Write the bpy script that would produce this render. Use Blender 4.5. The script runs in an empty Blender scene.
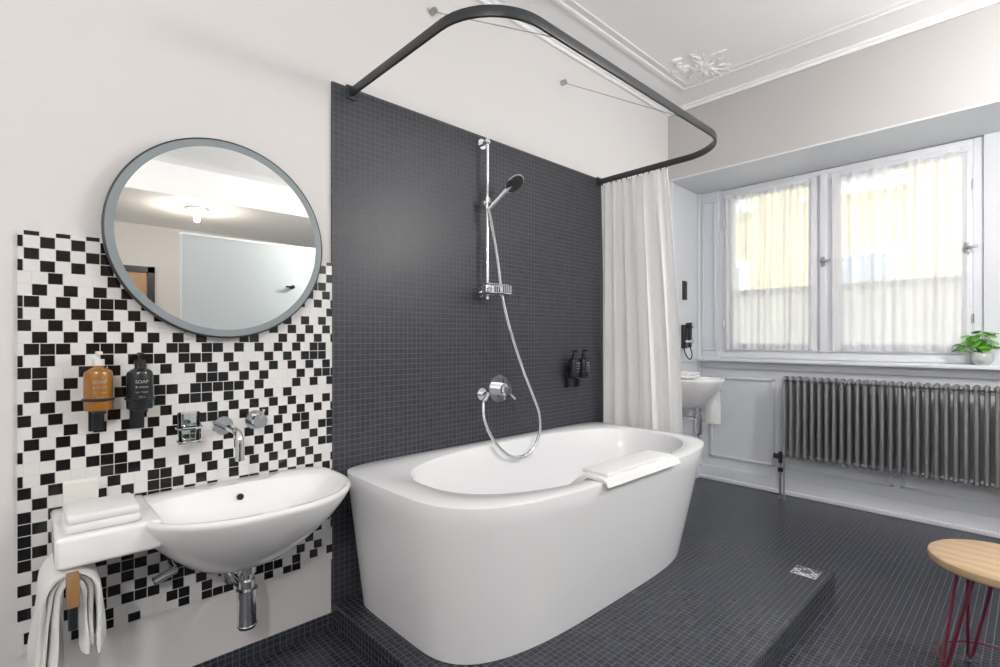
import bpy, bmesh, math, random
from mathutils import Vector, Matrix
from mathutils import noise as mnoise
random.seed(4)
S=bpy.context.scene
pi=math.pi
# ------------------------------------------------------------------ materials
def mat(name,col,rough=.5,metal=0,bump=0,bscale=200,**kw):
    m=bpy.data.materials.new(name); m.use_nodes=True
    nt=m.node_tree; b=nt.nodes['Principled BSDF']
    b.inputs['Base Color'].default_value=(*col,1); b.inputs['Roughness'].default_value=rough
    b.inputs['Metallic'].default_value=metal
    for k,v in kw.items(): b.inputs[k.replace('_',' ')].default_value=v
    tc=nt.nodes.new('ShaderNodeTexCoord'); nz=nt.nodes.new('ShaderNodeTexNoise')
    nt.links.new(tc.outputs['Object'],nz.inputs['Vector'])
    nz.inputs['Scale'].default_value=bscale
    if bump:
        bp=nt.nodes.new('ShaderNodeBump'); bp.inputs['Strength'].default_value=bump; bp.inputs['Distance'].default_value=.002
        nt.links.new(nz.outputs['Fac'],bp.inputs['Height']); nt.links.new(bp.outputs['Normal'],b.inputs['Normal'])
    return m
def boxvec(nt):
    N=nt.nodes; L=nt.links
    tc=N.new('ShaderNodeTexCoord'); sp=N.new('ShaderNodeSeparateXYZ'); L.new(tc.outputs['Object'],sp.inputs[0])
    g=N.new('ShaderNodeNewGeometry'); sn=N.new('ShaderNodeSeparateXYZ'); L.new(g.outputs['True Normal'],sn.inputs[0])
    def ab(o):
        a=N.new('ShaderNodeMath'); a.operation='ABSOLUTE'; L.new(o,a.inputs[0])
        r=N.new('ShaderNodeMath'); r.operation='GREATER_THAN'; r.inputs[1].default_value=.6; L.new(a.outputs[0],r.inputs[0]); return r.outputs[0]
    def mix(f,a,b):
        m=N.new('ShaderNodeMix'); m.data_type='FLOAT'; L.new(f,m.inputs[0]); L.new(a,m.inputs[2]); L.new(b,m.inputs[3]); return m.outputs[0]
    a=mix(ab(sn.outputs[0]),sp.outputs[0],sp.outputs[1]); b=mix(ab(sn.outputs[2]),sp.outputs[2],sp.outputs[1])
    return a,b
def mosaic(name,tile,c1,c2,grout,rough=.3,mortar=.0016):
    m=bpy.data.materials.new(name); m.use_nodes=True; nt=m.node_tree; N=nt.nodes; L=nt.links
    p=N['Principled BSDF']; a,b=boxvec(nt)
    cb=N.new('ShaderNodeCombineXYZ'); L.new(a,cb.inputs[0]); L.new(b,cb.inputs[1])
    br=N.new('ShaderNodeTexBrick'); br.offset=0; br.squash=1; L.new(cb.outputs[0],br.inputs['Vector'])
    for k,v in (('Scale',1),('Mortar Size',mortar),('Mortar Smooth',.1),('Brick Width',tile),('Row Height',tile),('Bias',0)): br.inputs[k].default_value=v
    br.inputs['Color1'].default_value=(*c1,1); br.inputs['Color2'].default_value=(*c2,1); br.inputs['Mortar'].default_value=(*grout,1)
    L.new(br.outputs['Color'],p.inputs['Base Color'])
    mr=N.new('ShaderNodeMapRange'); mr.inputs[3].default_value=rough; mr.inputs[4].default_value=.8; L.new(br.outputs['Fac'],mr.inputs[0]); L.new(mr.outputs[0],p.inputs['Roughness'])
    bp=N.new('ShaderNodeBump'); bp.invert=True; bp.inputs['Strength'].default_value=.4; bp.inputs['Distance'].default_value=.001
    L.new(br.outputs['Fac'],bp.inputs['Height']); L.new(bp.outputs['Normal'],p.inputs['Normal'])
    return m
def checker(name,s):
    m=bpy.data.materials.new(name); m.use_nodes=True; nt=m.node_tree; N=nt.nodes; L=nt.links
    p=N['Principled BSDF']; a,b=boxvec(nt)
    def mt(op,x,y=None,y2=None):
        n=N.new('ShaderNodeMath'); n.operation=op
        for i,v in enumerate((x,y,y2)):
            if v is None: continue
            if isinstance(v,(int,float)): n.inputs[i].default_value=v
            else: L.new(v,n.inputs[i])
        return n.outputs[0]
    fb=mt('FLOOR',mt('DIVIDE',b,s))
    wr=N.new('ShaderNodeTexWhiteNoise'); wr.noise_dimensions='1D'; L.new(mt('FLOOR',mt('DIVIDE',fb,2)),wr.inputs['W'])
    sh=mt('MULTIPLY',mt('GREATER_THAN',wr.outputs['Value'],.5),s*.5)
    a2=mt('ADD',mt('ADD',a,10*s),sh)
    fa=mt('FLOOR',mt('DIVIDE',a2,s))
    par=mt('MODULO',mt('ADD',fa,fb),2)
    cb=N.new('ShaderNodeCombineXYZ'); L.new(fa,cb.inputs[0]); L.new(fb,cb.inputs[1])
    wn=N.new('ShaderNodeTexWhiteNoise'); wn.noise_dimensions='2D'; L.new(cb.outputs[0],wn.inputs['Vector'])
    thr=mt('MULTIPLY_ADD',par,.74,.13)
    blk=mt('LESS_THAN',wn.outputs['Value'],thr)
    cv=N.new('ShaderNodeCombineXYZ'); L.new(a2,cv.inputs[0]); L.new(b,cv.inputs[1])
    br=N.new('ShaderNodeTexBrick'); br.offset=0; br.squash=1; L.new(cv.outputs[0],br.inputs['Vector'])
    for k,v in (('Scale',1),('Mortar Size',.0012),('Mortar Smooth',.1),('Brick Width',s),('Row Height',s)): br.inputs[k].default_value=v
    mx=N.new('ShaderNodeMix'); mx.data_type='RGBA'; L.new(blk,mx.inputs[0]); mx.inputs[6].default_value=(.80,.79,.785,1); mx.inputs[7].default_value=(.010,.010,.011,1)
    m2=N.new('ShaderNodeMix'); m2.data_type='RGBA'; L.new(br.outputs['Fac'],m2.inputs[0]); L.new(mx.outputs[2],m2.inputs[6]); m2.inputs[7].default_value=(.72,.71,.70,1)
    L.new(m2.outputs[2],p.inputs['Base Color']); p.inputs['Roughness'].default_value=.12
    return m
def emis(name,col,st):
    m=bpy.data.materials.new(name); m.use_nodes=True; p=m.node_tree.nodes['Principled BSDF']
    p.inputs['Base Color'].default_value=(*col,1); p.inputs['Emission Color'].default_value=(*col,1); p.inputs['Emission Strength'].default_value=st; return m
def sheer(name,tr,col=(.95,.95,.95),tl=.55,gather=0,gs=45):
    m=bpy.data.materials.new(name); m.use_nodes=True; nt=m.node_tree; N=nt.nodes; L=nt.links; N.remove(N['Principled BSDF'])
    o=N['Material Output']; t=N.new('ShaderNodeBsdfTransparent'); d=N.new('ShaderNodeBsdfDiffuse'); s=N.new('ShaderNodeBsdfTranslucent')
    d.inputs[0].default_value=(*col,1); s.inputs[0].default_value=(*col,1)
    a=N.new('ShaderNodeMixShader'); a.inputs[0].default_value=tl; L.new(d.outputs[0],a.inputs[1]); L.new(s.outputs[0],a.inputs[2])
    b=N.new('ShaderNodeMixShader'); b.inputs[0].default_value=1-tr; L.new(t.outputs[0],b.inputs[1]); L.new(a.outputs[0],b.inputs[2]); L.new(b.outputs[0],o.inputs[0])
    if gather:   # cloth is denser where the gathers bunch up
        tc=N.new('ShaderNodeTexCoord'); mp=N.new('ShaderNodeMapping'); mp.inputs['Scale'].default_value=(0,gs,1.3); L.new(tc.outputs['Object'],mp.inputs[0])
        nz=N.new('ShaderNodeTexNoise'); nz.inputs['Scale'].default_value=1; nz.inputs['Detail'].default_value=3; L.new(mp.outputs[0],nz.inputs['Vector'])
        mr=N.new('ShaderNodeMapRange'); mr.inputs[1].default_value=.3; mr.inputs[2].default_value=.7; mr.inputs[3].default_value=1-tr-gather; mr.inputs[4].default_value=min(.98,1-tr+gather)
        L.new(nz.outputs['Fac'],mr.inputs[0]); L.new(mr.outputs[0],b.inputs[0])
    return m
def glassy(name,col=(.95,.97,.97)):
    m=bpy.data.materials.new(name); m.use_nodes=True; nt=m.node_tree; N=nt.nodes; L=nt.links; N.remove(N['Principled BSDF'])
    o=N['Material Output']; t=N.new('ShaderNodeBsdfTransparent'); t.inputs[0].default_value=(*col,1); g=N.new('ShaderNodeBsdfGlossy'); g.inputs['Roughness'].default_value=.02
    f=N.new('ShaderNodeFresnel'); f.inputs[0].default_value=1.45
    a=N.new('ShaderNodeMixShader'); L.new(f.outputs[0],a.inputs[0]); L.new(t.outputs[0],a.inputs[1]); L.new(g.outputs[0],a.inputs[2]); L.new(a.outputs[0],o.inputs[0]); return m

WHITE=mat('white_paint',(.75,.737,.735),.6,bump=.08,bscale=60)
CEIL=mat('ceiling_paint',(.95,.95,.96),.7,bump=.05,bscale=40)
BEIGE=mat('greige_paint',(.52,.505,.50),.6,bump=.08,bscale=60)
PANEL=mat('pale_grey_paint',(.72,.745,.79),.4,bump=.05,bscale=50)
SLATE=mosaic('slate_mosaic',.0245,(.028,.031,.041),(.042,.045,.057),(.13,.13,.148),.38,.0013)
FLOORM=mosaic('floor_mosaic',.0245,(.021,.024,.034),(.040,.044,.057),(.10,.105,.122),.26,.0015)
CHK=checker('black_white_mosaic',.0355)
CERAM=mat('white_ceramic',(.93,.93,.935),.05)
ACRYL=mat('white_acrylic',(.94,.945,.96),.08)
CHROME=mat('chrome',(.8,.81,.83),.07,1)
STEEL=mat('raw_steel',(.44,.44,.455),.28,.85)
BLACK=mat('black_metal',(.018,.019,.022),.35)
RAILM=mat('rail_anthracite',(.03,.033,.038),.4)
RUB=mat('black_plastic',(.015,.015,.017),.3)
TOWEL=mat('terry_cotton',(.90,.90,.90),.95,bump=1,bscale=350)
CLOTH=sheer('curtain_fabric',.02,(.985,.985,.99),.25)
AMBER=mat('amber_plastic',(.36,.15,.02),.15,Coat_Weight=.5)
DARKG=mat('dark_plastic',(.02,.025,.03),.15)
LABEL=mat('label_print',(.45,.42,.36),.6)
WOOD=mat('stool_wood',(.62,.38,.19),.45,bump=.1,bscale=30)
WOODB=mat('brown_wood',(.32,.18,.08),.5)
REDM=mat('wine_red_steel',(.17,.02,.045),.35)
MIRR=mat('mirror_silver',(.93,.94,.93),.0,1)
FROST=mat('mirror_edge_frosted',(.26,.30,.32),.35)
LEAF=mat('leaf_green',(.16,.42,.06),.4)
POT=mat('pot_grey_glass',(.55,.58,.58),.15)
SOIL=mat('soil',(.05,.03,.02),.9)
FRAME=mat('window_white_paint',(.78,.80,.85),.35)
SHEER=sheer('sheer_voile',.23,(.90,.90,.92),.27,.15,30); SHEER2=sheer('sheer_voile_double',.08,(.93,.93,.95),.60,.06,30)
GLASS=glassy('pane_glass'); TUMB=glassy('tumbler_glass',(.9,.93,.93))
PAPER=mat('card_paper',(.85,.84,.80),.7)
nt=WOOD.node_tree; w=nt.nodes.new('ShaderNodeTexWave'); w.inputs['Scale'].default_value=5; w.inputs['Distortion'].default_value=5; w.inputs['Detail Scale'].default_value=1.0
tc=nt.nodes.new('ShaderNodeTexCoord'); nt.links.new(tc.outputs['Object'],w.inputs['Vector'])
cr=nt.nodes.new('ShaderNodeValToRGB'); cr.color_ramp.elements[0].color=(.48,.33,.20,1); cr.color_ramp.elements[1].color=(.56,.40,.25,1)
nt.links.new(w.outputs['Fac'],cr.inputs[0]); nt.links.new(cr.outputs[0],nt.nodes['Principled BSDF'].inputs['Base Color'])

# ------------------------------------------------------------------ builder
class B:
    def __init__(s,name): s.name=name; s.bm=bmesh.new(); s.mats=[]
    def mi(s,m):
        if m not in s.mats: s.mats.append(m)
        return s.mats.index(m)
    def faces(s,vs,fs,m):
        i=s.mi(m); V=[s.bm.verts.new(v) for v in vs]
        for f in fs:
            try:
                F=s.bm.faces.new([V[k] for k in f]); F.material_index=i; F.smooth=True
            except ValueError: pass
        return s
    def box(s,x0,x1,y0,y1,z0,z1,m,r=0,seg=3,M=None):
        b=bmesh.new(); bmesh.ops.create_cube(b,size=1)
        cx,cy,cz=(x0+x1)/2,(y0+y1)/2,(z0+z1)/2
        for v in b.verts: v.co=Vector((v.co.x*abs(x1-x0),v.co.y*abs(y1-y0),v.co.z*abs(z1-z0)))
        if r: bmesh.ops.bevel(b,geom=b.edges[:],offset=r,segments=seg,affect='EDGES',profile=.5)
        for v in b.verts:
            if M: v.co=M@v.co
            v.co+=Vector((cx,cy,cz))
        return s.merge(b,m)
    def merge(s,b,m):
        b.verts.index_update(); vs=[v.co.copy() for v in b.verts]; fs=[[v.index for v in f.verts] for f in b.faces]; b.free()
        return s.faces(vs,fs,m)
    def cyl(s,p0,p1,r0,m,r1=None,n=24):
        r1=r0 if r1 is None else r1
        p0=Vector(p0);p1=Vector(p1);d=(p1-p0).normalized()
        u=d.orthogonal().normalized(); w=d.cross(u)
        ring=lambda p,r:[p+u*r*math.cos(2*pi*k/n)+w*r*math.sin(2*pi*k/n) for k in range(n)]
        return s.loft([ring(p0,r0),ring(p1,r1)],m,1,1)
    def rev(s,c,prof,m,axis=(0,0,1),n=40):
        c=Vector(c); d=Vector(axis).normalized(); u=d.orthogonal().normalized(); w=d.cross(u)
        R=[[c+d*h+u*r*math.cos(2*pi*k/n)+w*r*math.sin(2*pi*k/n) for k in range(n)] for r,h in prof]
        return s.loft(R,m,1,1)
    def loft(s,R,m,c0=0,c1=0,closed=True):
        n=len(R[0]); vs=[v for r in R for v in r]; fs=[]
        for i in range(len(R)-1):
            for k in range(n if closed else n-1):
                k2=(k+1)%n; fs.append([i*n+k,i*n+k2,(i+1)*n+k2,(i+1)*n+k])
        if c0: fs.append(list(range(n))[::-1])
        if c1: fs.append([(len(R)-1)*n+k for k in range(n)])
        return s.faces(vs,fs,m)
    def tube(s,pts,r,m,n=12,sm=6):
        P=[Vector(p) for p in pts]
        if sm>1 and len(P)>2:
            Q=[]
            for i in range(len(P)-1):
                a=P[max(i-1,0)];b=P[i];c=P[i+1];d=P[min(i+2,len(P)-1)]
                for k in range(sm):
                    t=k/sm; Q.append(.5*((2*b)+(c-a)*t+(2*a-5*b+4*c-d)*t*t+(-a+3*b-3*c+d)*t**3))
            Q.append(P[-1]); P=Q
        R=[];u=None
        for i,p in enumerate(P):
            d=(P[min(i+1,len(P)-1)]-P[max(i-1,0)]).normalized()
            if u is None: u=d.orthogonal().normalized()
            u=(u-d*u.dot(d)).normalized(); w=d.cross(u)
            R.append([p+u*r*math.cos(2*pi*k/n)+w*r*math.sin(2*pi*k/n) for k in range(n)])
        return s.loft(R,m,1,1)
    def sph(s,c,r,m,sc=(1,1,1),M=None,n=16):
        b=bmesh.new(); bmesh.ops.create_uvsphere(b,u_segments=n,v_segments=max(6,n//2),radius=r)
        for v in b.verts:
            v.co=Vector((v.co.x*sc[0],v.co.y*sc[1],v.co.z*sc[2]))
            if M: v.co=M@v.co
            v.co+=Vector(c)
        return s.merge(b,m)
    def done(s,center=True,ang=35):
        me=bpy.data.meshes.new(s.name)
        bmesh.ops.recalc_face_normals(s.bm,faces=s.bm.faces[:])
        s.bm.to_mesh(me); s.bm.free()
        for m in s.mats: me.materials.append(m)
        me.set_sharp_from_angle(angle=math.radians(ang))
        o=bpy.data.objects.new(s.name,me); S.collection.objects.link(o)
        if center:
            c=sum((Vector(b) for b in o.bound_box),Vector())/8
            me.transform(Matrix.Translation(-c)); o.location=c
        return o
def text(body,size,loc,rot,m,parent):
    c=bpy.data.curves.new('label_text','FONT'); c.body=body; c.size=size; c.extrude=.0003; c.align_x='CENTER'
    o=bpy.data.objects.new('label_text',c); S.collection.objects.link(o); c.materials.append(m)
    o.rotation_euler=rot; o.parent=parent; o.location=Vector(loc)-parent.location
    return o

# ------------------------------------------------------------------ room shell
CH=3.067; XW=4.37; XB=3.815; SOF=2.51; YS=-6.2; XWEST=-1.7; SILL=1.06
B('floor').box(XWEST-.1,XW+.25,YS-.1,.1,-.1,0,FLOORM).done(False)
B('ceiling').box(XWEST-.1,XW+.25,YS-.1,.1,CH,CH+.12,CEIL).done(False)
B('wall_north').box(XWEST,XW+.25,0,.15,0,CH,WHITE).done(False)
B('wall_west').box(XWEST-.15,XWEST,YS,.15,0,CH,WHITE).done(False)
B('wall_south').box(XWEST,XW+.25,YS-.15,YS,0,CH,BEIGE).done(False)
we=B('wall_east')
we.box(XW,XW+.22,YS,0,0,SILL-.03,PANEL)
for a,b in ((-.17,0),(-2.1,-1.83),(-4.0,-3.75),(YS,-5.4)): we.box(XW,XW+.22,a,b,SILL-.03,SOF,PANEL)
we.box(XB,XW+.22,YS,0,SOF,CH,BEIGE)
we.box(XB+.002,XW,YS,0,SOF-.012,SOF,PANEL)
we.done(False)
B('ceiling_bulkhead').box(XWEST,XB,YS,-4.3,2.74,CH-.001,CEIL).done(False)

B('mosaic_tile_panel').box(.949,2.90,-.012,-.0005,.0,2.31,SLATE).done(False)
B('checker_tile_panel').box(-.0125,.949,-.010,-.0005,.2905,1.5405,CHK).done(False)
B('tub_platform').box(.949,2.84,-1.39,-.0125,0,.10,FLOORM,r=.003,seg=1).done(False)
B('baseboard_north').box(XWEST,.949,-.01,-.0005,0,.06,FLOORM).box(2.9,XW,-.018,-.0005,0,.11,FRAME,r=.004).done(False)
bb=B('baseboard_east').box(XW-.022,XW-.0005,YS,-.018,0,.12,FRAME,r=.004).box(XW-.034,XW-.0005,YS,-.018,0,.03,FRAME,r=.004).done(False)
t=B('trim_1')
def frame_yz(t,y0,y1,z0,z1,x,w=.022,d=.014,m=PANEL):
    t.box(x-d,x,y0,y1,z1-w,z1,m,r=.004); t.box(x-d,x,y0,y1,z0,z0+w,m,r=.004)
    t.box(x-d,x,y0,y0+w,z0,z1,m,r=.004); t.box(x-d,x,y1-w,y1,z0,z1,m,r=.004)
frame_yz(t,-.62,-.10,.20,.90,XW-.0005)
for k in range(5): frame_yz(t,-1.38-k*.72,-.70-k*.72,.20,.90,XW-.0005)
t.box(XW-.02,XW-.0005,YS,-.02,.97,SILL-.031,PANEL,r=.005)
frame_yz(t,-.15,-.03,1.12,2.42,XW-.0005,.014)
t.done(False)
t=B('trim_2')
t.box(XB+.01,XW-.001,-.012,-.0005,.11,SOF-.015,PANEL)
t.box(XB+.01,XB+.05,-.03,-.012,.11,SOF-.015,PANEL,r=.006)
t.box(XW-.06,XW-.001,-.028,-.012,.11,SOF-.015,PANEL,r=.006)
t.box(XB+.05,XW-.06,-.026,-.012,1.02,1.06,PANEL,r=.006)
t.done(False)
t=B('trim_3')
for (d,h) in ((.04,.02),(.02,.04)):
    t.box(XWEST,XB-.001,-d,-.0005,CH-h,CH-.0005,CEIL,r=.008)
    t.box(XB-d,XB-.001,-4.3,-.001,CH-h,CH-.0005,CEIL,r=.008)
def mould(t,ins,w,h):
    t.box(XWEST+ins,XB-ins,-ins-w,-ins,CH-h,CH-.0005,CEIL,r=min(.006,h*.4))
    t.box(XB-ins-w,XB-ins,-4.2,-ins,CH-h,CH-.0005,CEIL,r=min(.006,h*.4))
mould(t,.25,.03,.014); mould(t,.31,.015,.008)
t.done(False)
# flat stucco foliage
o=B('ceiling_stucco_ornament')
oc=Vector((3.33,-.50,CH-.002))
for k in range(95):
    a=random.uniform(0,2*pi); r=random.uniform(.01,.23)*random.uniform(.7,1); a2=a+random.uniform(-.9,.9)
    M=Matrix.Rotation(a2,3,'Z'); q=random.uniform(.013,.023)
    o.sph(oc+Vector((math.cos(a)*r*1.15,math.sin(a)*r*.9,-.002)),q,CEIL,(1.4,.45,.45),M,10)
for k in range(7):
    a=k*2*pi/7; o.sph(oc+Vector((math.cos(a)*.035,math.sin(a)*.035,-.003)),.018,CEIL,(1.1,.7,.6),Matrix.Rotation(a,3,'Z'),10)
o.done()

# ------------------------------------------------------------------ windows
def window(name,y0,y1,split,curt=True):
    w=B(name); x0=XW+.02; x1=XW+.085; z0=SILL; z1=SOF-.013
    F=FRAME
    w.box(x0,x1,y0,y0+.05,z0,z1,F,r=.005); w.box(x0,x1,y1-.05,y1,z0,z1,F,r=.005)
    w.box(x0,x1,y0+.05,y1-.05,z1-.04,z1,F,r=.005); w.box(x0,x1,y0+.05,y1-.05,z0,z0+.06,F,r=.005)
    w.box(x0-.012,x1,split-.045,split+.045,z0+.06,z1-.04,F,r=.006)
    w.box(x0-.034,x0-.012,split-.024,split+.024,z0+.06,z1-.04,F,r=.007)
    for a,b in ((y0+.05,split-.045),(split+.045,y1-.05)):
        s=.055; xa=x0-.014; xb=x1-.01
        w.box(xa,xb,a,a+s,z0+.06,z1-.04,F,r=.007); w.box(xa,xb,b-s,b,z0+.06,z1-.04,F,r=.007)
        w.box(xa,xb,a+s,b-s,z1-.095,z1-.04,F,r=.007); w.box(xa,xb,a+s,b-s,z0+.06,z0+.12,F,r=.007)
        w.box(xa-.008,xa+.002,a+s-.014,a+s,z0+.105,z1-.08,F,r=.003); w.box(xa-.008,xa+.002,b-s,b-s+.014,z0+.105,z1-.08,F,r=.003)
        w.box(xa-.008,xa+.002,a+s,b-s,z1-.095,z1-.083,F,r=.003); w.box(xa-.008,xa+.002,a+s,b-s,z0+.107,z0+.12,F,r=.003)
        w.box(x1+.05,x1+.09,a,b,1.60,1.64,F); w.box(x1+.05,x1+.09,a,b,z0,z0+.06,F)
        w.box(x1+.05,x1+.09,a,a+.03,z0,z1,F); w.box(x1+.05,x1+.09,b-.03,b,z0,z1,F)
        w.box(x0+.03,x0+.034,a+s,b-s,z0+.11,z1-.09,GLASS)
    w.box(x1-.04,XW+.25,y0,y1,z0-.02,z0+.005,F)
    for z in (1.35,2.2):
        for y in (y0+.05,y1-.05): w.cyl((x0-.018,y,z-.03),(x0-.018,y,z+.03),.007,CHROME,n=10)
    for y in (split-.0,y0+.075):
        w.cyl((x0-.026,y,1.80),(x0-.06,y,1.80),.008,STEEL,n=12)
        w.box(x0-.068,x0-.056,y-.055,y+.015,1.792,1.810,STEEL,r=.004)
        w.box(x0-.04,x0-.024,y-.012,y+.012,1.765,1.835,STEEL,r=.002)
    return w.done()
window('window_1',-1.83,-.17,-.96)
window('added_window_2',-3.75,-2.10,-2.92)  # added out of view, left without voile to let more daylight in
window('added_window_3',-5.4,-4.0,-4.7)  # another unseen window, added for extra daylight
B('window_sill').box(XW-.10,XW+.045,-5.5,-.03,SILL-.03,SILL-.001,FRAME,r=.008).done(False)

def voile(name,y0,y1,z0,z1,x,m,am=.011,n=17,seed=0):
    rnd=random.Random(seed); b=B(name); NY=150; NZ=14; ph=[rnd.uniform(0,6) for _ in range(4)]
    R=[]
    for j in range(NZ+1):
        v=j/NZ; row=[]
        for i in range(NY+1):
            u=i/NY; y=y0+(y1-y0)*u+.006*math.sin(v*5+u*9+ph[3])*(1-abs(2*u-1))
            d=am*(.40*math.sin(2*pi*n*u+ph[0]+2.2*math.sin(5*u+ph[1]+v))+.6*math.sin(2*pi*n*.37*u+ph[2]+v*1.3+1.5*math.sin(7*u)))
            row.append(Vector((x+d,y,z0+(z1-z0)*v+(.004*math.sin(2*pi*n*u) if j==0 else 0))))
        R.append(row)
    b.loft(R,m,closed=False)
    b.cyl((x,y0-.01,z1-.01),(x,y1+.01,z1-.01),.005,FRAME,n=8)
    return b.done()
k=0
for (a,b) in ((-.90,-.245),(-1.755,-1.02)):
    voile('voile_curtain',a,b,1.135,2.425,XW-.014,SHEER,seed=k,n=13,am=.013); k+=1
    voile('voile_curtain',a,b,1.135,1.60,XW+.118,SHEER2,seed=k+20,n=9,am=.010)

FAC=mat('yellow_render',(.84,.68,.38),.9,bump=.2,bscale=8); FGL=mat('facade_glass',(.35,.4,.45),.1); FWH=mat('facade_trim',(.85,.82,.75),.8)
f=B('street_facade'); f.box(13,13.5,-14,12,-4,12,FAC)
for yy in range(-12,12,3):
    for zz in (-2.6,1.0,4.6):
        y=yy+.6; f.box(12.93,13.01,y-.85,y+.85,zz-.15,zz+2.15,FWH); f.box(12.90,12.96,y-.6,y+.6,zz,zz+2.0,FGL)
        f.box(12.88,12.93,y-.03,y+.03,zz,zz+2,FWH); f.box(12.88,12.93,y-.6,y+.6,zz+1.3,zz+1.36,FWH)
        f.box(12.8,13,y-1,y+1,zz-.28,zz-.15,FWH)
f.done(False)
B('street_ground').box(4.7,30,-20,20,-4.1,-4,mat('paving',(.5,.49,.47),.9)).done(False)

# ------------------------------------------------------------------ bathtub
def sup(cx,cy,a,bb_,bf,n_b,n_f,z,N=144,ins=0):
    R=[]
    for k in range(N):
        th=2*pi*k/N; c,s=math.cos(th),math.sin(th)
        b=(bb_ if s>=0 else bf)-ins; n=n_b if s>=0 else n_f; A=a-ins
        x=A*math.copysign(abs(c)**(2/n),c); y=b*math.copysign(abs(s)**(2/n),s)
        R.append(Vector((cx+x,cy+y,z)))
    return R
tb=B('bathtub'); Z=.675; cx=1.861; cy=-.45
rings=[]
for i in range(9):
    v=i/8; e=v
    rings.append(sup(cx-.01*(1-e),cy,.815+.087*e,.427,.37+.11*e,10,3.6+.2*v,.101+(Z-.006-.101)*v))
A=.902
rings+= [sup(cx,cy,A,.427,.48,10,3.8,Z-.002,ins=.001),sup(cx,cy,A,.427,.48,10,3.8,Z,ins=.005)]
ix,iy=1.893,-.487
rings+= [sup(ix,iy,.803,.379,.388,2.5,2.7,Z),sup(ix,iy,.798,.374,.383,2.5,2.7,Z-.003),sup(ix,iy,.794,.370,.379,2.5,2.7,Z-.010)]
for z,s in ((.55,.965),(.42,.92),(.32,.87),(.25,.80),(.215,.70),(.20,.55),(.195,.2)):
    rings.append(sup(ix+.0,iy,.79*s,.366*s,.375*s,2.5,2.55,z))
tb.loft(rings,ACRYL,1,1)
tb.rev((1.90,-.485,.196),[(.0,0),(.03,0),(.032,.004),(.0,.006)],CHROME)
tb.done(ang=42)

bt=B('folded_bath_mat')
R=[]
top=[(-.735,.600),(-.765,.640),(-.80,.668),(-.83,.688),(-.88,.692),(-.925,.690),(-.946,.680),(-.950,.665)]
bot=[(-.956,.662),(-.9465,.664),(-.9405,.672),(-.922,.6775),(-.88,.678),(-.85,.678),(-.82,.655),(-.79,.62),(-.765,.595)]
sec=top+bot[0:]
for i in range(26):
    u=i/25; x=1.60+.56*u; e=.012*math.sin(u*7)+.0
    R.append([Vector((x+.02*(y+.85)*3,y+(0 if z>.66 else e*.3),z+.003*math.sin(u*21+y*30)*(z>.68))) for y,z in sec])
bt.loft(R,TOWEL,1,1)
bt.box(1.63,2.13,-.925,-.80,.686,.702,TOWEL,r=.007)
bt.done(ang=60)

# ------------------------------------------------------------------ washbasin
def basin(name,cx,zr,a,front,depth,shelf=True,ynb=5):
    w=B(name); cy=-.2; bk=.185; bf=front-.2
    R=[]
    prof=[(.0,.30),(.02,.42),(.06,.56),(.12,.72),(.18,.86),(.235,.955),(.262,.99)]
    dz=depth
    for h,s in [(p[0]/.262*(dz-.02),p[1]) for p in prof]:
        R.append(sup(cx,-.012-(.188)*(.45+.55*s),a*s,bk*(.45+.55*s),bf*s,ynb,2.3,zr-dz+h,N=96))
    R.append(sup(cx,cy,a,bk,bf,ynb,2.3,zr-.010,N=96)); R.append(sup(cx,cy,a,bk,bf,ynb,2.3,zr-.002,N=96,ins=.003)); R.append(sup(cx,cy,a,bk,bf,ynb,2.3,zr,N=96,ins=.008))
    ic=cy-.045
    R.append(sup(cx,ic,a-.024,bk-.045,bf-.068,2.6,2.3,zr,N=96)); R.append(sup(cx,ic,a-.030,bk-.05,bf-.073,2.6,2.3,zr-.006,N=96))
    for z,s in ((.03,.94),(.06,.86),(.09,.72),(.11,.52),(.12,.28),(.123,.12)):
        R.append(sup(cx,ic,(a-.03)*s,(bk-.05)*s,(bf-.073)*s,2.5,2.3,zr-z,N=96))
    w.loft(R,CERAM,1,1)
    w.cyl((cx,ic,zr-.124),(cx,ic,zr-.119),.024,CHROME)
    w.cyl((cx-.0,ic+(bk-.05)*.90,zr-.042),(cx,ic+(bk-.05)*.93-.012,zr-.040),.011,RUB)
    if shelf:
        w.box(cx-a-.162,cx-a+.070,-.345,-.012,zr-.080,zr+.002,CERAM,r=.012,seg=4)
    yb=cy+.0; zb=zr-depth
    w.cyl((cx,yb,zb+.02),(cx,yb,zb-.10),.017,CHROME); w.cyl((cx,yb,zb+.005),(cx,yb,zb-.02),.03,CHROME)
    w.cyl((cx,yb,zb-.045),(cx,yb,zb-.07),.026,CHROME)
    w.cyl((cx,yb,zb-.075),(cx,yb,zb-.10),.034,CHROME)
    w.cyl((cx,yb,zb-.10),(cx,yb,zb-.195),.031,CHROME); w.cyl((cx,yb,zb-.195),(cx,yb,zb-.207),.034,CHROME,r1=.028)
    w.cyl((cx,yb,zb-.085),(cx,-.012,zb-.085),.016,CHROME); w.cyl((cx,-.03,zb-.085),(cx,-.012,zb-.085),.035,CHROME)
    for s in (-.14,.02):
        w.cyl((cx+s-.05,-.012,zb+.01),(cx+s-.05,-.09,zb+.01),.011,CHROME); w.cyl((cx+s-.05,-.09,zb+.01),(cx+s-.11,-.10,zb-.005),.013,CHROME)
    return w.done(ang=50)
basin('washbasin',.556,.705,.336,.505,.262)
basin('washbasin',3.93,.905,.22,.385,.24,shelf=False)

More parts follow.
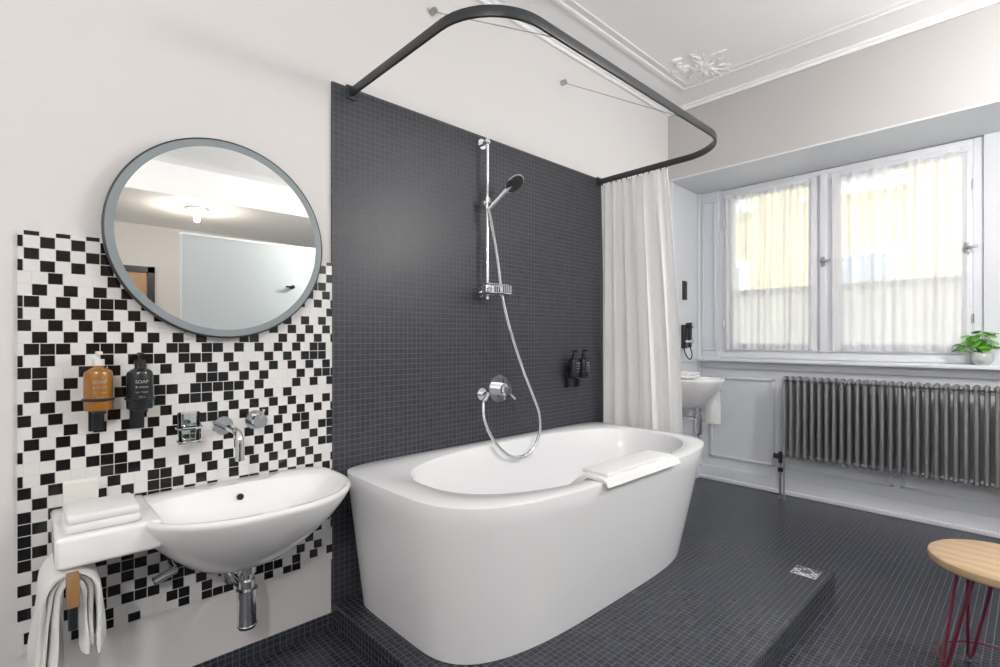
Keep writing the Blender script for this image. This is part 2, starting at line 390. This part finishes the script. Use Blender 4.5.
m=B('wall_basin_faucet'); x=.53; z=.905
m.cyl((x,-.010,z),(x,-.022,z),.033,CHROME); m.tube([(x,-.02,z),(x,-.08,z),(x,-.15,z),(x,-.19,z-.004),(x,-.208,z-.022),(x,-.21,z-.05),(x,-.21,z-.085)],.0125,CHROME,n=16)
m.cyl((x,-.21,z-.082),(x,-.21,z-.095),.0145,CHROME)
x=.64; m.cyl((x,-.010,z+.01),(x,-.022,z+.01),.036,CHROME); m.cyl((x,-.02,z+.01),(x,-.065,z+.01),.024,CHROME,r1=.022)
m.cyl((x,-.06,z+.01),(x,-.078,z+.01),.026,CHROME); m.cyl((x,-.07,z+.01),(x+.01,-.085,z+.055),.005,CHROME)
m.done()
g=B('glass_tumbler'); x=.41; z=.90
g.rev((x,-.075,z-.03),[(.0,0),(.030,0),(.034,.10),(.0315,.10),(.028,.008),(.0,.008)],TUMB)
g.tube([(x+.037*math.cos(a*pi/12),-.075+.037*math.sin(a*pi/12),z+.02) for a in range(25)],.004,CHROME,sm=1,n=8)
g.tube([(x+.035*math.cos(a*pi/12),-.075+.035*math.sin(a*pi/12),z-.025) for a in range(25)],.003,CHROME,sm=1,n=8)
g.cyl((x,-.04,z+.02),(x,-.010,z+.02),.006,CHROME); g.cyl((x,-.016,z+.02),(x,-.010,z+.02),.02,CHROME)
g.done()
def dispenser(name,x,z0,matb,r=.036,h=.125,label=True,wall=-.010):
    b=B(name); y=wall-.052-r*.3
    b.box(x-.02,x+.02,wall-.008,wall,z0-.075,z0+.07,BLACK,r=.003)
    b.box(x-.017,x+.017,wall-.10,wall-.006,z0-.012,z0-.004,BLACK,r=.002)
    b.box(x-.012,x+.012,wall-.03,wall-.006,z0-.07,z0-.005,BLACK,r=.003)
    b.tube([(x+(r+.002)*math.cos(a*pi/12),y+(r+.002)*math.sin(a*pi/12),z0+.03) for a in range(25)],.004,BLACK,sm=1,n=8)
    b.rev((x,y,z0-.003),[(0,0),(r*.95,0),(r,.005),(r,h-.018),(r*.93,h-.007),(r*.7,h),(r*.42,h+.004),(r*.4,h+.012),(0,h+.012)],matb)
    b.cyl((x,y,z0+h+.008),(x,y,z0+h+.028),.0155,PAPER if matb is AMBER else RUB); b.cyl((x,y,z0+h+.026),(x,y,z0+h+.045),.005,PAPER if matb is AMBER else RUB,n=12)
    b.box(x-.008,x+.008,y-.032,y+.008,z0+h+.042,z0+h+.052,PAPER if matb is AMBER else RUB,r=.003)
    o=b.done()
    if label:
        for i,(tx,sz) in enumerate((('SOAP',.014),('& more',.011),('hair + body',.007),('250 ml',.006))):
            text(tx,sz,(x,y-r-.0015,z0+.080-.015*i),(pi/2,0,0),LABEL,o)
    return o
dispenser('soap_dispenser',.168,1.005,AMBER); dispenser('soap_dispenser',.273,1.0,DARKG)
dispenser('soap_dispenser',2.50,.985,DARKG,wall=-.012,r=.034,h=.115); dispenser('soap_dispenser',2.60,.985,DARKG,wall=-.012,r=.034,h=.115)

m=B('round_mirror'); c=(.533,-.010,1.578)
m.rev(c,[(0,0),(.30,0),(.30,.015),(.352,.018),(.355,.022),(.355,.042),(.352,.044),(.347,.044),(0,.044)],RAILM,axis=(0,-1,0),n=128)
m.rev((c[0],c[1]-.0441,c[2]),[(.349,0),(.349,.0012),(.325,.0012),(.325,0)],FROST,axis=(0,-1,0),n=128)
m.rev((c[0],c[1]-.0442,c[2]),[(0,0),(.325,0),(.325,.0006),(0,.0006)],MIRR,axis=(0,-1,0),n=128)
m.done()
t=B('folded_face_towels')
t.box(.076,.243,-.325,-.15,.708,.731,TOWEL,r=.009); t.box(.080,.240,-.32,-.155,.730,.755,TOWEL,r=.010)
t.done(ang=70)
t=B('greeting_card')
t.box(.085,.165,-.112,-.110,.7085,.80,PAPER,M=Matrix.Rotation(.18,3,'X')); t.box(.085,.165,-.092,-.090,.7085,.80,PAPER,M=Matrix.Rotation(-.18,3,'X')); t.done()
# hand towel folded in layers and draped over the bar
t=B('hanging_hand_towel'); bx,bz=.092,.577
def drape(y0,y1,zl,zr,sp,th,top,sd):
    prof=[]
    n1=12
    for j in range(n1): prof.append((-sp,zl+(bz-.035-zl)*j/(n1-1)))
    for j in range(1,10):
        a=pi-j*pi/10; prof.append((sp*math.cos(a),bz-.035+(top+.035)*math.sin(a)))
    for j in range(n1): prof.append((sp,bz-.035-(bz-.035-zr)*j/(n1-1)))
    R=[]; NYY=22
    for i in range(NYY+1):
        v=i/NYY; y=y0+(y1-y0)*v
        P=[]
        for j,(px,pz) in enumerate(prof):
            hang=max(0,min(1,(bz-.03-pz)/.25))
            wob=.012*hang*math.sin(v*9+sd+pz*6)+.016*hang*mnoise.noise(Vector((px*3+sd,y*9,pz*7)))
            side=-1 if px<0 else 1
            P.append(Vector((px+side*hang*.010+wob,y+.010*hang*math.sin(pz*14+sd),pz+.010*mnoise.noise(Vector((sd,y*8,0)))*(1 if j in (0,len(prof)-1) else 0))))
        L=[];Q=[]
        e=min(v,1-v)*NYY; k_=1 if e>1.5 else (.8 if e>.5 else .45)
        for j,p in enumerate(P):
            d=(P[min(j+1,len(P)-1)]-P[max(j-1,0)]); d.y=0; d.normalize(); nn=Vector((-d.z,0,d.x))
            k2=.6 if j in (0,len(P)-1) else 1
            L.append(p+nn*th*k_*k2); Q.append(p-nn*th*k_*k2)
        R.append([Vector((bx+q.x,q.y,q.z)) for q in L+Q[::-1]])
    t.loft(R,TOWEL,1,1)
drape(-.325,-.10,.245,.385,.026,.0075,.010,0.3)
drape(-.315,-.11,.26,.40,.041,.0075,.022,1.2)
drape(-.330,-.105,.235,.375,.056,.0075,.034,2.1)
t.done(ang=75)
t=B('towel_bar'); t.cyl((bx,-.010,.567),(bx,-.36,.567),.007,CHROME); t.cyl((bx,-.010,.567),(bx,-.02,.567),.022,CHROME); t.box(bx-.013,bx+.013,-.385,-.345,.540,.620,WOODB,r=.003); t.cyl((bx,-.365,.545),(bx,-.365,.48),.010,BLACK); t.done()

# ------------------------------------------------------------------ shower
s=B('shower_rail_set'); x,y=1.785,-.062
s.cyl((x,y,1.43),(x,y,2.285),.0095,CHROME)
for z in (1.47,2.262): s.cyl((x,y,z),(x-.0,-.012,z),.011,CHROME); s.cyl((x,-.02,z),(x,-.012,z),.028,CHROME); s.sph((x,y,z),.017,CHROME)
s.cyl((x,y,1.905),(x,y,1.965),.018,CHROME); s.cyl((x-.035,y,1.935),(x+.02,y,1.935),.012,CHROME)
hp=Vector((1.79,-.10,1.925)); ht=Vector((1.875,-.165,2.045)); 
s.cyl(hp,hp+(ht-hp)*.85,.011,CHROME,r1=.013); s.cyl(hp-(ht-hp)*.22,hp,.008,CHROME,r1=.011); s.cyl((x,y,1.935),hp,.014,CHROME)
nrm=Vector((.12,-.62,-.78)).normalized()
s.rev(ht-nrm*.014,[(0,0),(.018,.0),(.048,.012),(.058,.022),(.058,.028),(0,.028)],CHROME,axis=nrm,n=36)
s.rev(ht-nrm*.014,[(0,.0281),(.054,.0281),(.052,.033),(0,.033)],RUB,axis=nrm,n=36)
for z in (1.455,1.50):
    P=[(x-.075,y-.02,z),(x-.075,y-.10,z),(x+.075,y-.10,z),(x+.075,y-.02,z),(x-.075,y-.02,z)]
    for a,b in zip(P[:-1],P[1:]): s.cyl(a,b,.0035,CHROME,n=8)
for k in range(11):
    xx=x-.075+k*.015; s.cyl((xx,y-.02,1.455),(xx,y-.10,1.455),.002,CHROME,n=6); s.cyl((xx,y-.10,1.455),(xx,y-.10,1.50),.002,CHROME,n=6)
s.box(x-.03,x+.03,y-.025,y+.012,1.45,1.505,CHROME,r=.006)
hose=[hp-(ht-hp)*.22,(1.80,-.085,1.80),(1.835,-.085,1.641),(1.865,-.09,1.45),(1.92,-.095,1.269),(2.00,-.11,1.06),(2.06,-.13,.91),(2.095,-.15,.80),(2.086,-.16,.70),(2.03,-.165,.62),(1.94,-.165,.59),(1.85,-.16,.61),(1.772,-.15,.675),(1.73,-.13,.75),(1.716,-.11,.82),(1.735,-.085,.885),(1.752,-.07,.905)]
s.tube(hose,.0085,CHROME,n=10)
s.cyl((1.785,-.012,.925),(1.785,-.02,.925),.033,CHROME); s.cyl((1.785,-.02,.925),(1.785,-.065,.925),.014,CHROME); s.cyl((1.785,-.06,.925),(1.75,-.075,.895),.013,CHROME)
s.done()
v=B('tub_mixer_valve'); x=1.915; z=.945
v.rev((x,-.012,z),[(0,0),(.076,0),(.078,.003),(.076,.008),(0,.008)],CHROME,axis=(0,-1,0)); v.cyl((x,-.02,z),(x,-.075,z),.036,CHROME); v.cyl((x,-.075,z),(x,-.085,z),.036,CHROME,r1=.030)
v.cyl((x,-.07,z),(x+.05,-.09,z-.055),.009,CHROME,r1=.007); v.cyl((x,-.075,z+.02),(x,-.10,z+.02),.012,CHROME)
v.done()

X1=2.842
def railpath():
    P=[]; x0,x1,yf,r0,r1=1.03,X1,-.905,.24,.27
    P.append((x0,-.0125))
    P.append((x0,yf+r0+.2))
    for k in range(13): a=pi+k/12*pi/2; P.append((x0+r0+r0*math.cos(a),yf+r0+r0*math.sin(a)))
    for k in range(13): a=1.5*pi+k/12*pi/2; P.append((x1-r1+r1*math.cos(a),yf+r1+r1*math.sin(a)))
    P.append((x1,-.0125)); return P
P=[Vector((a,b,0)) for a,b in railpath()]; R=[]; RZ=2.285
for i,p in enumerate(P):
    d=(P[min(i+1,len(P)-1)]-P[max(i-1,0)]).normalized(); n=Vector((-d.y,d.x,0))
    hw,hh=.007,.018
    R.append([p+n*a*hw+Vector((0,0,RZ+b*hh)) for a,b in ((1,.7),(.7,1),(-.7,1),(-1,.7),(-1,-.7),(-.7,-1),(.7,-1),(1,-.7))])
r=B('shower_curtain_rail'); r.loft(R,RAILM,1,1)
for xx in (1.03,X1): r.box(xx-.022,xx+.022,-.024,-.0125,RZ-.03,RZ+.03,RAILM,r=.003)
for xx in (1.47,2.474):
    r.cyl((xx,-.0005,2.835),(xx,-.03,2.835),.016,STEEL); r.cyl((xx,-.02,2.83),(xx,-.905,RZ+.017),.0022,STEEL,n=8)
r.done()
c=B('shower_curtain'); R=[]
NY=280
for j in range(37):
    v=j/36; z=2.262-(2.262-.15)*v; row=[]
    ext=.49+.13*v+.015*math.sin(v*4)
    for i in range(NY+1):
        u=i/NY; fold=7
        ph=1.6*math.sin(4.3*u+v*1.1)+.5*math.sin(11*u+v*2)
        w1=math.sin(2*pi*fold*u+ph)
        a=(.014+.020*v**.6)*(abs(w1)**.7)*(1 if w1>0 else -1)*(.75+.35*math.sin(9*u+2))+.014*math.sin(2*pi*2.3*u+v*2.0)*v+.005*math.sin(2*pi*17*u+v*3)*(1-v*.6)
        row.append(Vector((X1+.006+a,-.03-ext*u+.018*math.cos(2*pi*fold*u+ph)*math.sin(pi*u),z)))
    R.append(row)
c.loft(R,CLOTH,closed=False)
for i in range(13): c.cyl((X1,-.035-i*.04,2.255),(X1,-.035-i*.04,2.2665),.004,RAILM,n=8)
co=c.done(ang=80); 

# ------------------------------------------------------------------ radiator
r=B('column_radiator'); xr=4.22; n=42; 
for i in range(n):
    y=-.75-i*.046
    for dx in (-.042,0,.042): r.cyl((xr+dx,y,.36),(xr+dx,y,.90),.0125,STEEL,n=12)
    for z in (.345,.912):
        r.sph((xr,y,z),.03,STEEL,(2.15,.66,1.0),n=14)
for z in (.345,.912): r.cyl((xr,-.735,z),(xr,-.765-(n-1)*.046,z),.016,STEEL,n=14)
r.cyl((xr,-.735,.345),(xr,-.70,.345),.013,BLACK); r.cyl((xr,-.71,.345),(xr,-.71,.27),.014,BLACK); r.cyl((xr,-.71,.32),(xr,-.665,.32),.02,BLACK)
r.cyl((xr,-.71,.28),(xr,-.71,.20),.011,STEEL); r.cyl((xr,-.71,.235),(xr,-.71,.205),.019,BLACK); r.cyl((xr,-.71,.20),(xr,-.71,.0),.009,STEEL); r.cyl((xr-.03,-.745,.345),(xr-.03,-.745,.0),.006,STEEL,n=10)
for y in (-1.4,-2.3): r.cyl((xr,y,.62),(XW-.0005,y,.62),.008,STEEL)
r.done()

p=B('potted_plant'); c=Vector((4.315,-1.825,SILL-.001))
p.rev(c,[(0,0),(.030,0),(.045,.015),(.052,.04),(.047,.07),(.042,.078),(.038,.075),(.04,.06),(0,.06)],POT); p.cyl(c+Vector((0,0,.058)),c+Vector((0,0,.064)),.038,SOIL)
rnd=random.Random(8)
for k in range(30):
    a=rnd.uniform(0,2*pi); rr=rnd.uniform(.02,.105); h=rnd.uniform(.11,.215)-rr*.3
    e=c+Vector((math.cos(a)*rr*.22-.022,math.sin(a)*rr*1.2,h)); p.tube([c+Vector((math.cos(a)*.01,math.sin(a)*.01,.06)),c+Vector((math.cos(a)*rr*.2-.01,math.sin(a)*rr*.5,h*.8)),e],.0018,LEAF,n=6,sm=3)
    M=Matrix.Rotation(a,3,'Z')@Matrix.Rotation(rnd.uniform(.2,.9),3,'Y')
    p.sph(e,.025,LEAF,(1.15,.9,.12),M,12)
p.done()
s=B('round_wooden_stool'); c=Vector((2.46,-1.975,0)); zt=.455
s.rev(c+Vector((0,0,zt-.036)),[(0,0),(.188,0),(.198,.006),(.202,.018),(.199,.030),(.190,.036),(0,.036)],WOOD,n=72)
s.rev(c+Vector((0,0,zt-.044)),[(0,0),(.13,0),(.13,.008),(0,.008)],REDM)
for k in range(4):
    a=k*pi/2+.55
    d=lambda an,r,z:c+Vector((math.cos(an)*r,math.sin(an)*r,z))
    s.tube([d(a-.42,.115,zt-.038),d(a-.04,.178,.022),d(a,.182,.008),d(a+.04,.178,.022),d(a+.42,.115,zt-.038)],.0055,REDM,sm=1,n=10)
s.tube([c+Vector((.172*math.cos(a*pi/24),.172*math.sin(a*pi/24),.075)) for a in range(49)],.0045,REDM,sm=1,n=8)
s.done()
d=B('floor_drain'); cx,cy=2.735,-1.295
d.box(cx-.055,cx+.055,cy-.055,cy+.055,.0985,.1012,CHROME,r=.001)
for i in range(-3,4):
    for j in range(-3,4):
        if (i*i+j*j)%3!=1: d.box(cx+i*.014-.005,cx+i*.014+.005,cy+j*.014-.005,cy+j*.014+.005,.1011,.1018,FRAME if (i+j)%2 else RUB)
d.done()
b=B('wall_switch'); b.box(4.03,4.10,-.024,-.012,1.55,1.71,RUB,r=.004); b.box(4.04,4.09,-.029,-.023,1.56,1.625,BLACK,r=.003); b.box(4.04,4.09,-.029,-.023,1.635,1.70,BLACK,r=.003); b.done()
b=B('wall_hair_dryer'); b.box(4.01,4.07,-.045,-.012,1.14,1.34,RUB,r=.008); b.cyl((4.04,-.075,1.32),(4.04,-.075,1.15),.019,RUB,r1=.015); b.cyl((4.04,-.05,1.33),(4.04,-.105,1.335),.027,RUB,r1=.024); b.cyl((4.04,-.105,1.335),(4.04,-.110,1.3355),.024,CHROME); b.cyl((4.04,-.045,1.20),(4.04,-.10,1.20),.018,CHROME)
b.tube([(4.04,-.075,1.16),(4.06,-.085,1.09),(4.05,-.07,1.05),(4.02,-.045,1.10),(4.03,-.03,1.15)],.005,RUB); b.done()
b=B('folded_face_towels'); b.box(3.80,4.02,-.18,-.04,.906,.930,TOWEL,r=.009); b.box(3.81,4.01,-.175,-.045,.929,.952,TOWEL,r=.008); b.done(ang=70)
b=B('hanging_hand_towel'); 
R=[]
for i in range(9):
    v=i/8; z=.80-.28*v; R.append([Vector((4.17+.03*math.cos(a*pi/10)*(1+.3*v),-.20+.06*(1+.2*v)*math.sin(a*pi/10)+.008*math.sin(a*3+v*2),z)) for a in range(20)])
b.loft(R,TOWEL,1,1); b.cyl((4.17,-.012,.79),(4.17,-.29,.79),.007,CHROME); b.done(ang=70)

# ------------------------------------------------------------------ things reflected in the mirror
PART=mat('shower_partition',(.60,.65,.66),.3)
b=B('shower_partition'); b.box(1.03,3.0,-3.34,-3.30,0,2.16,PART); b.box(1.02,3.01,-3.345,-3.295,2.16,2.18,CEIL); b.cyl((2.0,-3.30,1.75),(2.0,-3.25,1.75),.02,RUB); b.cyl((2.0,-3.25,1.75),(1.93,-3.25,1.75),.009,RUB); b.done()
b=B('door_1'); b.box(.30,1.20,YS+.001,YS+.04,0,2.10,WOODB,r=.004); b.box(.22,.30,YS+.001,YS+.06,0,2.18,RUB); b.box(1.20,1.28,YS+.001,YS+.06,0,2.18,RUB); b.box(.22,1.28,YS+.001,YS+.06,2.10,2.18,RUB)
for z0,z1 in ((.2,.95),(1.1,1.95)): b.box(.42,1.08,YS+.04,YS+.05,z0,z1,WOODB,r=.004)
b.cyl((1.12,YS+.04,1.05),(1.12,YS+.09,1.05),.01,CHROME); b.cyl((1.12,YS+.09,1.05),(1.0,YS+.09,1.05),.01,CHROME); b.done()

GLOW=emis('lamp_opal_glass',(1,.9,.75),5)
def lamp(x,y,z,e,col=(1,.93,.84)):
    l=B('ceiling_lamp'); l.rev((x,y,z),[(0,0),(.10,0),(.10,-.02),(0,-.02)],FRAME); l.rev((x,y,z-.02),[(0,0),(.09,0),(.095,-.025),(.08,-.05),(.04,-.06),(0,-.065)],GLOW)
    o=l.done(); L=bpy.data.lights.new('bulb','POINT'); L.energy=e; L.color=col; L.shadow_soft_size=.03
    q=bpy.data.objects.new('bulb',L); S.collection.objects.link(q); q.parent=o; q.location=Vector((x,y,z-.13))-o.location
lamp(1.47,-4.75,2.74,24,(1,.88,.72))
FILLGLOW=emis('added_fill_glow',(1,.972,.94),107)  # glow of the added fill globes
def fill_lamp(x,y,z,r=.13):  # invented hanging globe, added out of view to brighten walls and ceiling
    l=B('added_fill_lamp'); l.cyl((x,y,CH),(x,y,CH-.025),.05,FRAME); l.cyl((x,y,CH-.02),(x,y,z+r),.004,RUB,n=8); l.cyl((x,y,z+r+.03),(x,y,z+r-.015),.03,FRAME)
    l.sph((x,y,z),r,FILLGLOW,n=32); l.done()
fill_lamp(-.85,-2.9,2.30); fill_lamp(2.8,-2.65,2.30)

# ------------------------------------------------------------------ daylight
W=bpy.data.worlds.new('sky'); S.world=W; W.use_nodes=True; bg=W.node_tree.nodes['Background']; bg.inputs[0].default_value=(.78,.88,1,1); bg.inputs[1].default_value=3.1
L=bpy.data.lights.new('sun','SUN'); L.energy=2.2; L.angle=.02; L.color=(1,.94,.85); o=bpy.data.objects.new('sun',L); S.collection.objects.link(o)
o.rotation_euler=Vector((.75,.25,-.75)).to_track_quat('-Z','Y').to_euler(); o.location=(-5,0,12)

# ------------------------------------------------------------------ camera
C=bpy.data.cameras.new('camera'); C.lens=18.18; C.sensor_width=36; C.shift_y=.0055; C.clip_start=.02
o=bpy.data.objects.new('camera',C); S.collection.objects.link(o); o.location=(0,-2.05,1.22); o.rotation_euler=(pi/2,0,-math.radians(43.35)); S.camera=o
S.view_settings.view_transform='Standard'; S.view_settings.exposure=0.27
